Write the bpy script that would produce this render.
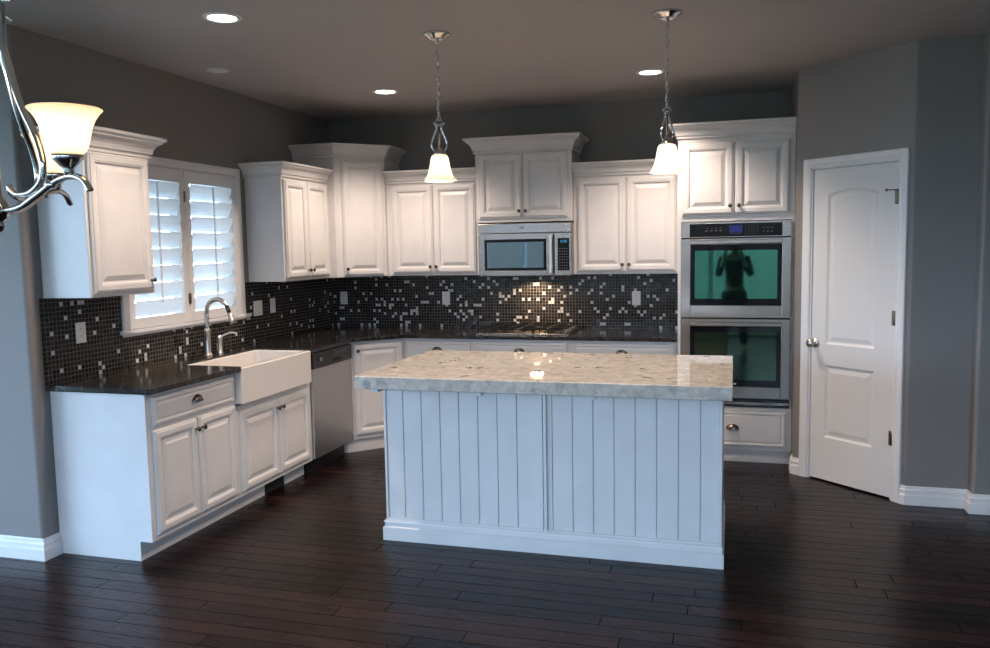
import bpy, bmesh, math, random
from mathutils import Vector, Matrix
R = math.radians
PI = math.pi
random.seed(7)
scn = bpy.context.scene
C = scn.collection
for o in list(bpy.data.objects):
    bpy.data.objects.remove(o)

# ------------------------------------------------------------------ camera
cam_d = bpy.data.cameras.new('camera')
cam = bpy.data.objects.new('camera', cam_d)
C.objects.link(cam)
yaw, pit, rol = 0.2825, -0.0925, -0.0177
cy_, sy_ = math.cos(yaw), math.sin(yaw)
Fw = Vector((-sy_ * math.cos(pit), cy_ * math.cos(pit), math.sin(pit)))
Rt = Vector((cy_, sy_, 0))
Up = Rt.cross(Fw)
R2 = Rt * math.cos(rol) + Up * math.sin(rol)
U2 = Up * math.cos(rol) - Rt * math.sin(rol)
CAM = Vector((3.4674, -6.7446, 1.5949))
cam.matrix_world = Matrix(((R2.x, U2.x, -Fw.x, CAM.x), (R2.y, U2.y, -Fw.y, CAM.y), (R2.z, U2.z, -Fw.z, CAM.z), (0, 0, 0, 1)))
cam_d.sensor_width = 36
cam_d.lens = 822.69 * 36 / 990
cam_d.clip_start = 0.03
cam_d.clip_end = 200
scn.camera = cam

# ------------------------------------------------------------------ world, light, exposure
w = bpy.data.worlds.new('world')
scn.world = w
w.use_nodes = True
nt = w.node_tree
bg = nt.nodes['Background']
tcw = nt.nodes.new('ShaderNodeTexCoord')
sep = nt.nodes.new('ShaderNodeSeparateXYZ')
rmp = nt.nodes.new('ShaderNodeValToRGB')
nt.links.new(tcw.outputs['Generated'], sep.inputs[0])
nt.links.new(sep.outputs[2], rmp.inputs[0])
rmp.color_ramp.elements[0].position = 0.0
rmp.color_ramp.elements[0].color = (0.54, 0.745, 1.0, 1)
rmp.color_ramp.elements[1].position = 0.7
rmp.color_ramp.elements[1].color = (0.41, 0.64, 1.0, 1)
nt.links.new(rmp.outputs[0], bg.inputs[0])
bg.inputs[1].default_value = 11.3
scn.view_settings.view_transform = 'Standard'
scn.view_settings.look = 'None'
scn.view_settings.gamma = 1
scn.view_settings.use_curve_mapping = False
scn.view_settings.exposure = 0.42

CAN_W, PEND_W, CHAND_W, MW_W = 78.0, 15.0, 12.0, 5.0
WARM = (1.0, 0.80, 0.66)

def portal(loc, rot, sx, sy):
    l = bpy.data.lights.new('window_portal', 'AREA')
    l.shape = 'RECTANGLE'; l.size = sx; l.size_y = sy
    l.cycles.is_portal = True
    o = bpy.data.objects.new('window_portal', l); C.objects.link(o)
    o.location = loc; o.rotation_euler = rot
REAR = -9.2
XW0 = -2.5
portal((3.10, REAR - .13, 1.18), (R(90), 0, 0), 3.0, 2.32)      # light faces +y
portal((-0.35, REAR - .13, 1.35), (R(90), 0, 0), 2.7, 2.1)
portal((5.8, REAR - .13, 1.35), (R(90), 0, 0), 1.8, 2.1)
portal((XW0 - .13, -6.5, 1.4), (0, R(-90), 0), 2.2, 4.6)
portal((-.14, -2.08, 1.64), (0, R(-90), 0), 1.0, 1.16)       # faces +x

# ------------------------------------------------------------------ helpers
class MB:
    def __init__(s):
        s.v = []; s.f = []; s.sm = []
    def add(s, vs, fs, smooth=False):
        b = len(s.v)
        s.v += [tuple(v) for v in vs]
        s.f += [tuple(b + i for i in f) for f in fs]
        s.sm += [smooth] * len(fs)
    def box(s, x0, x1, y0, y1, z0, z1, M=None):
        vs = [Vector((x, y, z)) for z in (z0, z1) for y in (y0, y1) for x in (x0, x1)]
        if M: vs = [M @ v for v in vs]
        s.add(vs, [(0, 2, 3, 1), (4, 5, 7, 6), (0, 1, 5, 4), (2, 6, 7, 3), (0, 4, 6, 2), (1, 3, 7, 5)])
        return s
    def prism(s, poly, z0, z1):
        n = len(poly)
        a = sum(poly[i][0] * poly[(i + 1) % n][1] - poly[(i + 1) % n][0] * poly[i][1] for i in range(n))
        if a < 0: poly = poly[::-1]
        s.add([(p[0], p[1], z0) for p in poly] + [(p[0], p[1], z1) for p in poly],
              [tuple(range(n))[::-1], tuple(range(n, 2 * n))] + [(i, (i + 1) % n, n + (i + 1) % n, n + i) for i in range(n)])
        return s
    def lathe(s, prof, n=24, M=None, cap=True):
        """prof: (radius, z) from bottom to top"""
        vs = []
        for r, z in prof:
            for k in range(n):
                a = 2 * PI * k / n
                vs.append(Vector((r * math.cos(a), r * math.sin(a), z)))
        fs = []
        for j in range(len(prof) - 1):
            for k in range(n):
                k2 = (k + 1) % n
                fs.append((j * n + k, j * n + k2, (j + 1) * n + k2, (j + 1) * n + k))
        if M: vs = [M @ v for v in vs]
        b = len(s.v)
        s.add(vs, fs, True)
        if cap:
            m = len(prof) - 1
            s.f += [tuple(b + k for k in range(n))[::-1], tuple(b + m * n + k for k in range(n))]
            s.sm += [False, False]
        return s
    def tube(s, pts, r, n=10, closed=False, cap=True):
        pts = [Vector(p) for p in pts]
        m = len(pts)
        rr = r if isinstance(r, (list, tuple)) else [r] * m
        vs = []
        prev = None
        for i, p in enumerate(pts):
            if closed: t = pts[(i + 1) % m] - pts[i - 1]
            else: t = pts[min(i + 1, m - 1)] - pts[max(i - 1, 0)]
            t.normalize()
            if prev is None:
                a = Vector((0, 0, 1)) if abs(t.z) < .9 else Vector((1, 0, 0))
                u = t.cross(a).normalized()
            else:
                u = (prev - t * prev.dot(t)).normalized()
            prev = u
            q = t.cross(u)
            for k in range(n):
                a = 2 * PI * k / n
                vs.append(p + (u * math.cos(a) + q * math.sin(a)) * rr[i])
        fs = []
        for j in range(m if closed else m - 1):
            for k in range(n):
                k2 = (k + 1) % n
                j2 = (j + 1) % m
                fs.append((j * n + k, j * n + k2, j2 * n + k2, j2 * n + k))
        b = len(s.v)
        s.add(vs, fs, True)
        if cap and not closed:
            s.f += [tuple(b + k for k in range(n))[::-1], tuple(b + (m - 1) * n + k for k in range(n))]
            s.sm += [False, False]
        return s
    def nested(s, x0, x1, z0, z1, y, rings, arch=0):
        """raised panel facing -y: rings = (inset, height out of plane y)"""
        vs = []; n = len(rings)
        K = 10 if arch else 1
        for ins, h in rings:
            a, b, c, d = x0 + ins, x1 - ins, z0 + ins, z1 - ins
            vs += [(a, y - h, c), (b, y - h, c)]
            for k in range(K + 1):
                t = k / K
                vs.append((b + (a - b) * t, y - h, d + (arch * math.sin(PI * t) if arch else 0)))
        m = 2 + K + 1
        fs = []
        for j in range(n - 1):
            for k in range(m):
                k2 = (k + 1) % m
                fs.append((j * m + k, j * m + k2, (j + 1) * m + k2, (j + 1) * m + k))
        fs.append(tuple((n - 1) * m + k for k in range(m)))
        fs.append(tuple(k for k in range(m))[::-1])
        s.add(vs, fs)
        return s
    def sweep(s, path, prof, closed=False, fmap=None):
        """profile (out, z) swept on a 2-D path; out = to the right of travel"""
        n = len(path); vs = []
        def nrm(a, b):
            d = (Vector(b) - Vector(a)).normalized()
            return Vector((d.y, -d.x))
        for i, p in enumerate(path):
            if closed or 0 < i < n - 1:
                n1 = nrm(path[i - 1], p); n2 = nrm(p, path[(i + 1) % n])
                m = (n1 + n2); m = m / max(m.dot(n1), .2)
            elif i == 0: m = nrm(p, path[1])
            else: m = nrm(path[i - 1], p)
            for o, z in prof:
                q = Vector(p) + m * o
                vs.append((q.x, q.y, z) if fmap is None else fmap(q.x, q.y, z))
        k = len(prof); fs = []
        for i in range(n if closed else n - 1):
            i2 = (i + 1) % n
            for j in range(k):
                j2 = (j + 1) % k
                fs.append((i * k + j, i2 * k + j, i2 * k + j2, i * k + j2))
        if not closed:
            fs += [tuple(range(k)), tuple((n - 1) * k + j for j in range(k))[::-1]]
        s.add(vs, fs)
        return s
    def build(s, name, m, parent=None, bevel=0, loc=(0, 0, 0), rot=(0, 0, 0), seg=2):
        me = bpy.data.meshes.new(name)
        me.from_pydata(s.v, [], s.f)
        for p, q in zip(me.polygons, s.sm): p.use_smooth = q
        bm = bmesh.new(); bm.from_mesh(me)
        bmesh.ops.recalc_face_normals(bm, faces=bm.faces)
        bm.to_mesh(me); bm.free()
        me.materials.append(m)
        o = bpy.data.objects.new(name, me)
        C.objects.link(o)
        o.location = loc; o.rotation_euler = rot
        if parent: o.parent = parent
        if bevel:
            b = o.modifiers.new('bevel', 'BEVEL'); b.width = bevel; b.segments = seg
            b.limit_method = 'ANGLE'; b.angle_limit = R(50)
        return o

def thing(name, label, cat, loc=(0, 0, 0), rz=0, group=None):
    o = bpy.data.objects.new(name, None); C.objects.link(o)
    o.empty_display_size = .1
    o.location = loc; o.rotation_euler = (0, 0, rz)
    return tag(o, label, cat, group)
def tag(o, label, cat, group=None):
    o['label'] = label; o['category'] = cat
    if group: o['group'] = group
    return o
def struct(o):
    o['kind'] = 'structure'
    return o
def box(x0, x1, y0, y1, z0, z1): return MB().box(x0, x1, y0, y1, z0, z1)
def arc(cx, cz, r, a0, a1, n): return [(cx + r * math.cos(R(a0 + (a1 - a0) * k / n)), cz + r * math.sin(R(a0 + (a1 - a0) * k / n))) for k in range(n + 1)]
def smooth_pts(p, n=6):
    """Catmull-Rom through p"""
    p = [Vector(q) for q in p]; out = []
    for i in range(len(p) - 1):
        a = p[max(i - 1, 0)]; b = p[i]; c = p[i + 1]; d = p[min(i + 2, len(p) - 1)]
        for k in range(n):
            t = k / n
            out.append(.5 * ((2 * b) + (c - a) * t + (2 * a - 5 * b + 4 * c - d) * t * t + (3 * b - a - 3 * c + d) * t ** 3))
    out.append(p[-1])
    return out

# ------------------------------------------------------------------ materials
def mat(name, col=(.8, .8, .8), rough=.5, metal=0, **kw):
    m = bpy.data.materials.new(name); m.use_nodes = True
    b = m.node_tree.nodes['Principled BSDF']
    b.inputs['Base Color'].default_value = (*col, 1)
    b.inputs['Roughness'].default_value = rough
    b.inputs['Metallic'].default_value = metal
    for k, v in kw.items(): b.inputs[k.replace('_', ' ')].default_value = v
    return m
def N(m, t, **kw):
    n = m.node_tree.nodes.new(t)
    for k, v in kw.items(): setattr(n, k, v)
    return n
def L(m, a, b): m.node_tree.links.new(a, b)
def coords(m, scale=(1, 1, 1), rot=(0, 0, 0)):
    tc = N(m, 'ShaderNodeTexCoord'); mp = N(m, 'ShaderNodeMapping')
    mp.inputs['Scale'].default_value = scale; mp.inputs['Rotation'].default_value = rot
    L(m, tc.outputs['Object'], mp.inputs[0])
    return mp.outputs[0]
def ramp(m, fac, stops):
    r = N(m, 'ShaderNodeValToRGB'); e = r.color_ramp.elements
    while len(e) < len(stops): e.new(.5)
    for q, (p, c) in zip(e, stops):
        q.position = p; q.color = (*c, 1) if len(c) == 3 else c
    L(m, fac, r.inputs[0]); return r.outputs[0]
def noise(m, vec, scale, detail=4, rough=.5, dist=0):
    n = N(m, 'ShaderNodeTexNoise'); L(m, vec, n.inputs['Vector'])
    n.inputs['Scale'].default_value = scale; n.inputs['Detail'].default_value = detail
    n.inputs['Roughness'].default_value = rough; n.inputs['Distortion'].default_value = dist
    return n
def bump(m, h, strength, dist=.002):
    b = N(m, 'ShaderNodeBump'); b.inputs['Strength'].default_value = strength; b.inputs['Distance'].default_value = dist
    L(m, h, b.inputs['Height']); L(m, b.outputs[0], m.node_tree.nodes['Principled BSDF'].inputs['Normal'])
    return b
def P(m): return m.node_tree.nodes['Principled BSDF']
def mixc(m, fac, a, b, bt='MIX'):
    x = N(m, 'ShaderNodeMix', data_type='RGBA', blend_type=bt)
    if isinstance(fac, (int, float)): x.inputs[0].default_value = fac
    else: L(m, fac, x.inputs[0])
    for s, i in ((a, 6), (b, 7)):
        if isinstance(s, tuple): x.inputs[i].default_value = (*s, 1)
        else: L(m, s, x.inputs[i])
    return x.outputs[2]
def math_n(m, op, a, b=None):
    x = N(m, 'ShaderNodeMath', operation=op)
    for s, i in ((a, 0), (b, 1)):
        if s is None: continue
        if isinstance(s, (int, float)): x.inputs[i].default_value = s
        else: L(m, s, x.inputs[i])
    return x.outputs[0]

M_paint = mat('cabinet_paint', (.69, .67, .66), .30)
v = coords(M_paint); n_ = noise(M_paint, v, 6, 3)
L(M_paint, ramp(M_paint, n_.outputs[0], [(.3, (.66, .64, .63)), (.7, (.71, .69, .68))]), P(M_paint).inputs['Base Color'])
M_trim = mat('trim_paint', (.74, .73, .73), .35)
M_door = mat('door_paint', (.70, .69, .68), .4)
M_wall = mat('wall_paint', (.222, .206, .200), .62)
v = coords(M_wall); n_ = noise(M_wall, v, 90, 3); bump(M_wall, n_.outputs[0], .25, .002)
M_ceil = mat('ceiling_paint', (.42, .39, .385), .7)
v = coords(M_ceil); n_ = noise(M_ceil, v, 60, 3); bump(M_ceil, n_.outputs[0], .3, .002)

M_floor = mat('espresso_planks', (.02, .01, .01), .3)
v = coords(M_floor)
sv = N(M_floor, 'ShaderNodeSeparateXYZ'); L(M_floor, v, sv.inputs[0])
wr = N(M_floor, 'ShaderNodeTexWhiteNoise', noise_dimensions='1D'); L(M_floor, math_n(M_floor, 'FLOOR', math_n(M_floor, 'DIVIDE', sv.outputs[1], .095)), wr.inputs['W'])
cv = N(M_floor, 'ShaderNodeCombineXYZ'); L(M_floor, math_n(M_floor, 'ADD', sv.outputs[0], math_n(M_floor, 'MULTIPLY', wr.outputs[0], 5.0)), cv.inputs[0]); L(M_floor, sv.outputs[1], cv.inputs[1])
br = N(M_floor, 'ShaderNodeTexBrick'); L(M_floor, cv.outputs[0], br.inputs['Vector'])
br.offset = 0; br.offset_frequency = 2
for k, val in (('Scale', 1), ('Mortar Size', .0024), ('Mortar Smooth', .1), ('Brick Width', 1.25), ('Row Height', .095), ('Bias', 0)): br.inputs[k].default_value = val
br.inputs['Color1'].default_value = (0, 0, 0, 1); br.inputs['Color2'].default_value = (1, 1, 1, 1); br.inputs['Mortar'].default_value = (.5, .5, .5, 1)
vg = coords(M_floor, (2.2, 38, 1)); ng = noise(M_floor, vg, 1.5, 6, .6, .6)
c1 = ramp(M_floor, br.outputs['Color'], [(0, (.0030, .0014, .0015)), (1, (.018, .0080, .0070))])
c2 = mixc(M_floor, .75, c1, ramp(M_floor, ng.outputs[0], [(.3, (.40, .37, .37)), (.7, (1.9, 1.75, 1.65))]), 'MULTIPLY')
c3 = mixc(M_floor, br.outputs['Fac'], c2, (.0008, .0006, .0006))
sp_ = N(M_floor, 'ShaderNodeMapRange'); L(M_floor, br.outputs['Fac'], sp_.inputs[0]); sp_.inputs[3].default_value = .17; sp_.inputs[4].default_value = .0
L(M_floor, sp_.outputs[0], P(M_floor).inputs['Specular IOR Level'])
L(M_floor, c3, P(M_floor).inputs['Base Color'])
v2 = coords(M_floor, (3, 14, 1)); nb = noise(M_floor, v2, 2.2, 4)
hh = math_n(M_floor, 'SUBTRACT', math_n(M_floor, 'MULTIPLY', nb.outputs[0], .6), math_n(M_floor, 'MULTIPLY', br.outputs['Fac'], .8))
bump(M_floor, hh, .35, .003)
rr_ = N(M_floor, 'ShaderNodeMapRange'); L(M_floor, ng.outputs[0], rr_.inputs[0])
rr_.inputs[3].default_value = .20; rr_.inputs[4].default_value = .36
P(M_floor).inputs['Specular IOR Level'].default_value = .38
L(M_floor, rr_.outputs[0], P(M_floor).inputs['Roughness'])

def tile_mat(name, axis, bright):
    """25 mm glass and stone mosaic; axis = the horizontal axis of the wall"""
    m = mat(name, (.02, .02, .02), .12)
    tc = N(m, 'ShaderNodeTexCoord'); sp = N(m, 'ShaderNodeSeparateXYZ'); L(m, tc.outputs['Object'], sp.inputs[0])
    pitch = .0254
    a = math_n(m, 'DIVIDE', sp.outputs[axis], pitch); b = math_n(m, 'DIVIDE', math_n(m, 'SUBTRACT', sp.outputs[2], .915), pitch)
    cb = N(m, 'ShaderNodeCombineXYZ'); L(m, math_n(m, 'FLOOR', a), cb.inputs[0]); L(m, math_n(m, 'FLOOR', b), cb.inputs[1])
    wn = N(m, 'ShaderNodeTexWhiteNoise', noise_dimensions='2D'); L(m, cb.outputs[0], wn.inputs['Vector'])
    fa = math_n(m, 'ABSOLUTE', math_n(m, 'SUBTRACT', math_n(m, 'FRACT', a), .5)); fb = math_n(m, 'ABSOLUTE', math_n(m, 'SUBTRACT', math_n(m, 'FRACT', b), .5))
    mx = math_n(m, 'MAXIMUM', fa, fb)
    gr = math_n(m, 'GREATER_THAN', mx, .438)
    g = ramp(m, wn.outputs['Value'], [(0, (.006, .006, .007)), (.45, (.011, .0105, .0115)), (.62, (.02, .017, .017)), (.80, (.028, .022, .02)), (1 - bright, (.035, .03, .028)), (1 - bright + .0001, (.62, .62, .63)), (1, (.92, .91, .90))])
    g.node.color_ramp.interpolation = 'CONSTANT'
    col = mixc(m, gr, g, (.15, .135, .12))
    L(m, col, P(m).inputs['Base Color'])
    L(m, math_n(m, 'ADD', math_n(m, 'MULTIPLY', gr, .5), .2), P(m).inputs['Roughness'])
    P(m).inputs['Specular IOR Level'].default_value = .3
    # each tile is set at its own slight tilt
    wv = N(m, 'ShaderNodeTexWhiteNoise', noise_dimensions='2D'); L(m, cb.outputs[0], wv.inputs['Vector'])
    geo = N(m, 'ShaderNodeNewGeometry')
    sb = N(m, 'ShaderNodeVectorMath', operation='SUBTRACT'); L(m, wv.outputs['Color'], sb.inputs[0]); sb.inputs[1].default_value = (.5, .5, .5)
    sc = N(m, 'ShaderNodeVectorMath', operation='SCALE'); L(m, sb.outputs[0], sc.inputs[0]); sc.inputs['Scale'].default_value = .06
    ad = N(m, 'ShaderNodeVectorMath', operation='ADD'); L(m, geo.outputs['Normal'], ad.inputs[0]); L(m, sc.outputs[0], ad.inputs[1])
    nn = N(m, 'ShaderNodeVectorMath', operation='NORMALIZE'); L(m, ad.outputs[0], nn.inputs[0])
    bp = N(m, 'ShaderNodeBump'); bp.inputs['Strength'].default_value = .5; bp.inputs['Distance'].default_value = .001
    L(m, math_n(m, 'SUBTRACT', 1, gr), bp.inputs['Height']); L(m, nn.outputs[0], bp.inputs['Normal'])
    L(m, bp.outputs[0], P(m).inputs['Normal'])
    return m
M_tileB = tile_mat('mosaic_back', 0, .10)
M_tileL = tile_mat('mosaic_left', 1, .05)

M_gran = mat('dark_granite', (.02, .02, .02), .13)
v = coords(M_gran); n1 = noise(M_gran, v, 14, 8, .65, 1.2); n2 = noise(M_gran, v, 60, 5, .6); n3 = noise(M_gran, v, 5, 6, .6, 2.0)
ca = ramp(M_gran, n1.outputs[0], [(.35, (.006, .0055, .006)), (.55, (.017, .015, .0145)), (.68, (.042, .036, .034))])
vein = ramp(M_gran, n3.outputs[0], [(.485, (0, 0, 0)), (.5, (.6, .6, .6)), (.515, (0, 0, 0))])
cb_ = mixc(M_gran, vein, ca, (.12, .105, .10))
L(M_gran, mixc(M_gran, .5, cb_, ramp(M_gran, n2.outputs[0], [(.35, (.5, .5, .5)), (.7, (1.6, 1.55, 1.5))]), 'MULTIPLY'), P(M_gran).inputs['Base Color'])

M_isl = mat('pale_breccia_stone', (.5, .47, .43), .018)
v = coords(M_isl); nd = noise(M_isl, v, 5, 5, .6)
mv = N(M_isl, 'ShaderNodeVectorMath', operation='MULTIPLY_ADD'); L(M_isl, nd.outputs['Color'], mv.inputs[0]); mv.inputs[1].default_value = (.09, .09, .09); L(M_isl, v, mv.inputs[2])
n1 = noise(M_isl, v, 22, 8, .65, .8); n2 = noise(M_isl, v, 5, 5, .6, 1.5)
vo = N(M_isl, 'ShaderNodeTexVoronoi', feature='F1'); vo.inputs['Scale'].default_value = 17; L(M_isl, mv.outputs[0], vo.inputs['Vector'])
vs_ = N(M_isl, 'ShaderNodeSeparateColor'); L(M_isl, vo.outputs['Color'], vs_.inputs[0])
ve = N(M_isl, 'ShaderNodeTexVoronoi', feature='DISTANCE_TO_EDGE'); ve.inputs['Scale'].default_value = 17; L(M_isl, mv.outputs[0], ve.inputs['Vector'])
base = ramp(M_isl, n1.outputs[0], [(.34, (.33, .315, .295)), (.5, (.47, .44, .395)), (.66, (.60, .565, .51))])
stone = ramp(M_isl, vs_.outputs[0], [(0, (.20, .21, .22)), (.06, (.32, .32, .32)), (.2, (.46, .44, .41)), (.6, (.51, .48, .435)), (1, (.60, .565, .51))])
is_stone = math_n(M_isl, 'MULTIPLY', math_n(M_isl, 'GREATER_THAN', ve.outputs['Distance'], .05), math_n(M_isl, 'LESS_THAN', vo.outputs['Distance'], .42))
cc = mixc(M_isl, math_n(M_isl, 'MULTIPLY', is_stone, .6), base, stone)
blk = math_n(M_isl, 'MULTIPLY', math_n(M_isl, 'GREATER_THAN', vs_.outputs[1], .94), is_stone)
cc = mixc(M_isl, math_n(M_isl, 'MULTIPLY', blk, .7), cc, (.075, .085, .10))
cc = mixc(M_isl, .5, cc, ramp(M_isl, n2.outputs[0], [(.35, (.78, .78, .8)), (.65, (1.12, 1.1, 1.06))]), 'MULTIPLY')
L(M_isl, cc, P(M_isl).inputs['Base Color'])

def brushed(name, col, rough, horizontal=True):
    m = mat(name, col, rough, 1.0)
    v = coords(m, (1, 1, 90) if horizontal else (90, 90, 1)); n = noise(m, v, 3, 3)
    mr = N(m, 'ShaderNodeMapRange'); L(m, n.outputs[0], mr.inputs[0]); mr.inputs[3].default_value = rough - .03; mr.inputs[4].default_value = rough + .04
    L(m, mr.outputs[0], P(m).inputs['Roughness'])
    return m
M_steel = brushed('stainless_steel', (.285, .235, .205), .24)
M_steelv = brushed('stainless_steel_dishwasher', (.50, .48, .465), .34)
M_nickel = mat('brushed_nickel', (.56, .53, .49), .34, 1)
M_chrome = mat('polished_nickel', (.62, .60, .57), .12, 1)
M_knob = mat('dark_nickel', (.17, .145, .125), .25, 1)
M_black = mat('black_plastic', (.010, .010, .011), .3)
M_blackg = mat('black_glass', (.006, .006, .008), .05, Specular_IOR_Level=.22)
M_iron = mat('cast_iron', (.005, .005, .005), .55, Specular_IOR_Level=.25)
M_sink = mat('fireclay', (.72, .68, .64), .12)
M_dark = mat('dark_void', (.012, .011, .011), .7)
M_plate = mat('outlet_plastic', (.80, .78, .76), .35)
M_grey = mat('grey_legend', (.22, .22, .23), .5)
M_bronze = mat('hinge_metal', (.20, .17, .14), .35, 1)

def tinted(name, base, gloss, fac):
    """dark oven window whose coating throws a coloured reflection"""
    m = bpy.data.materials.new(name); m.use_nodes = True
    t = m.node_tree; t.nodes.clear()
    o = t.nodes.new('ShaderNodeOutputMaterial'); d = t.nodes.new('ShaderNodeBsdfDiffuse'); g = t.nodes.new('ShaderNodeBsdfGlossy')
    x = t.nodes.new('ShaderNodeMixShader')
    d.inputs[0].default_value = (*base, 1); g.inputs[0].default_value = (*gloss, 1); g.inputs[1].default_value = .03
    x.inputs[0].default_value = fac
    t.links.new(d.outputs[0], x.inputs[1]); t.links.new(g.outputs[0], x.inputs[2]); t.links.new(x.outputs[0], o.inputs[0])
    return m
M_oveng = tinted('oven_window_upper', (.004, .010, .009), (.26, .84, .62), .28)
M_oveng2 = tinted('oven_window_lower', (.004, .009, .008), (.50, .75, .48), .10)
M_mwg = tinted('microwave_window', (.012, .016, .019), (.6, .75, .85), .30)

def glass(name, tint=(1, 1, 1), fac=.06):
    m = bpy.data.materials.new(name); m.use_nodes = True
    t = m.node_tree; t.nodes.clear()
    o = t.nodes.new('ShaderNodeOutputMaterial'); d = t.nodes.new('ShaderNodeBsdfTransparent'); g = t.nodes.new('ShaderNodeBsdfGlossy')
    x = t.nodes.new('ShaderNodeMixShader')
    d.inputs[0].default_value = (*tint, 1); g.inputs[1].default_value = .02
    x.inputs[0].default_value = fac
    t.links.new(d.outputs[0], x.inputs[1]); t.links.new(g.outputs[0], x.inputs[2]); t.links.new(x.outputs[0], o.inputs[0])
    return m
M_glass = glass('window_glass')

def frosted(name, col, trans, emis=0):
    m = bpy.data.materials.new(name); m.use_nodes = True
    t = m.node_tree; t.nodes.clear()
    o = t.nodes.new('ShaderNodeOutputMaterial'); d = t.nodes.new('ShaderNodeBsdfDiffuse'); g = t.nodes.new('ShaderNodeBsdfTranslucent')
    x = t.nodes.new('ShaderNodeMixShader'); gl = t.nodes.new('ShaderNodeBsdfGlossy'); x2 = t.nodes.new('ShaderNodeMixShader')
    d.inputs[0].default_value = (*col, 1); g.inputs[0].default_value = (*col, 1); gl.inputs[1].default_value = .15
    x.inputs[0].default_value = trans; x2.inputs[0].default_value = .04
    t.links.new(d.outputs[0], x.inputs[1]); t.links.new(g.outputs[0], x.inputs[2])
    t.links.new(x.outputs[0], x2.inputs[1]); t.links.new(gl.outputs[0], x2.inputs[2])
    t.links.new(x2.outputs[0], o.inputs[0])
    return m
M_shade = frosted('frosted_lamp_glass', (.93, .87, .78), .6)
M_shade2 = frosted('alabaster_lamp_glass', (.93, .84, .70), .55)
M_louver = frosted('shutter_slats', (.88, .88, .87), .42)

def emis(name, col, s):
    m = bpy.data.materials.new(name); m.use_nodes = True
    b = P(m); b.inputs['Base Color'].default_value = (0, 0, 0, 1)
    b.inputs['Emission Color'].default_value = (*col, 1); b.inputs['Emission Strength'].default_value = s
    return m
M_can = emis('can_bulb', (1, .93, .84), 14)
M_bulb = emis('lamp_bulb', (1, .82, .6), 12)
M_lens = emis('hood_lens', (1, .80, .55), 2.5)
M_disp = emis('blue_display', (.02, .05, .40), .22)
M_disp2 = emis('cyan_display', (.05, .40, .70), .35)

M_sky_screen = mat('sky_screen_boards', (.13, .11, .08), .8)  # dark tone keeps the added screen dim in steel reflections
M_lawn = mat('lawn', (.10, .17, .05), .9)
v = coords(M_lawn); n_ = noise(M_lawn, v, 4, 6); L(M_lawn, ramp(M_lawn, n_.outputs[0], [(.3, (.09, .11, .06)), (.7, (.18, .20, .12))]), P(M_lawn).inputs['Base Color'])

# ------------------------------------------------------------------ room shell
H = 2.742
XR, Y1, X2, Y2, X3, YJ = 3.876, -.804, 4.481, -1.376, 4.819, -1.47
YL, XW, XE = -3.376, -2.5, 7.0

def rounded(path, rad):
    out = []
    for i, p in enumerate(path):
        if not rad[i]: out.append(p); continue
        p = Vector(p); a = (Vector(path[i - 1]) - p).normalized(); b = (Vector(path[i + 1]) - p).normalized()
        ang = a.angle(b); d = rad[i] / math.tan(ang / 2)
        s, e = p + a * d, p + b * d
        c = p + (a + b).normalized() * (rad[i] / math.sin(ang / 2))
        a0 = math.atan2(s.y - c.y, s.x - c.x); a1 = math.atan2(e.y - c.y, e.x - c.x)
        da = (a1 - a0 + PI) % (2 * PI) - PI
        for k in range(7): out.append((c.x + rad[i] * math.cos(a0 + da * k / 6), c.y + rad[i] * math.sin(a0 + da * k / 6)))
    return out
def wall(name, path, rad=None, openings=()):
    """room lies right of travel; openings: (near point xy start, end xy, z0, z1)"""
    pts = rounded(path, rad or [0] * len(path))
    vs = []; fs = []
    def quad(a, b, z0, z1):
        i = len(vs); vs.extend([(a[0], a[1], z0), (b[0], b[1], z0), (b[0], b[1], z1), (a[0], a[1], z1)]); fs.append((i, i + 1, i + 2, i + 3))
    for i in range(len(pts) - 1):
        a, b = Vector(pts[i]), Vector(pts[i + 1]); L_ = (b - a).length; d = (b - a) / L_
        ops = []
        for (p, q, z0, z1) in openings:
            s0 = (Vector(p) - a).dot(d); s1 = (Vector(q) - a).dot(d)
            off = abs((Vector(p) - a).x * d.y - (Vector(p) - a).y * d.x)
            if off < .01 and -.001 <= s0 < s1 <= L_ + .001: ops.append((s0, s1, z0, z1))
        ops.sort(); cur = 0
        for s0, s1, z0, z1 in ops:
            quad(a + d * cur, a + d * s0, 0, H)
            for u in ((0, z0), (z1, H)):
                if u[1] - u[0] > 1e-4: quad(a + d * s0, a + d * s1, *u)
            # vertical seams match the side quads by splitting them
            cur = s1
        quad(a + d * cur, b, 0, H)
    me = bpy.data.meshes.new(name); me.from_pydata(vs, [], fs)
    bm = bmesh.new(); bm.from_mesh(me)
    # split side quads at opening heights so that merging gives one skin
    zs = sorted({z for o in openings for z in (o[2], o[3]) if 0 < z < H})
    for z in zs:
        bmesh.ops.bisect_plane(bm, geom=bm.verts[:] + bm.edges[:] + bm.faces[:], plane_co=(0, 0, z), plane_no=(0, 0, 1))
    bmesh.ops.remove_doubles(bm, verts=bm.verts, dist=1e-4)
    bm.to_mesh(me); bm.free()
    me.materials.append(M_wall)
    o = bpy.data.objects.new(name, me); C.objects.link(o)
    s = o.modifiers.new('solid', 'SOLIDIFY'); s.thickness = .12; s.offset = -1; s.use_even_offset = True
    return struct(o)

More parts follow.
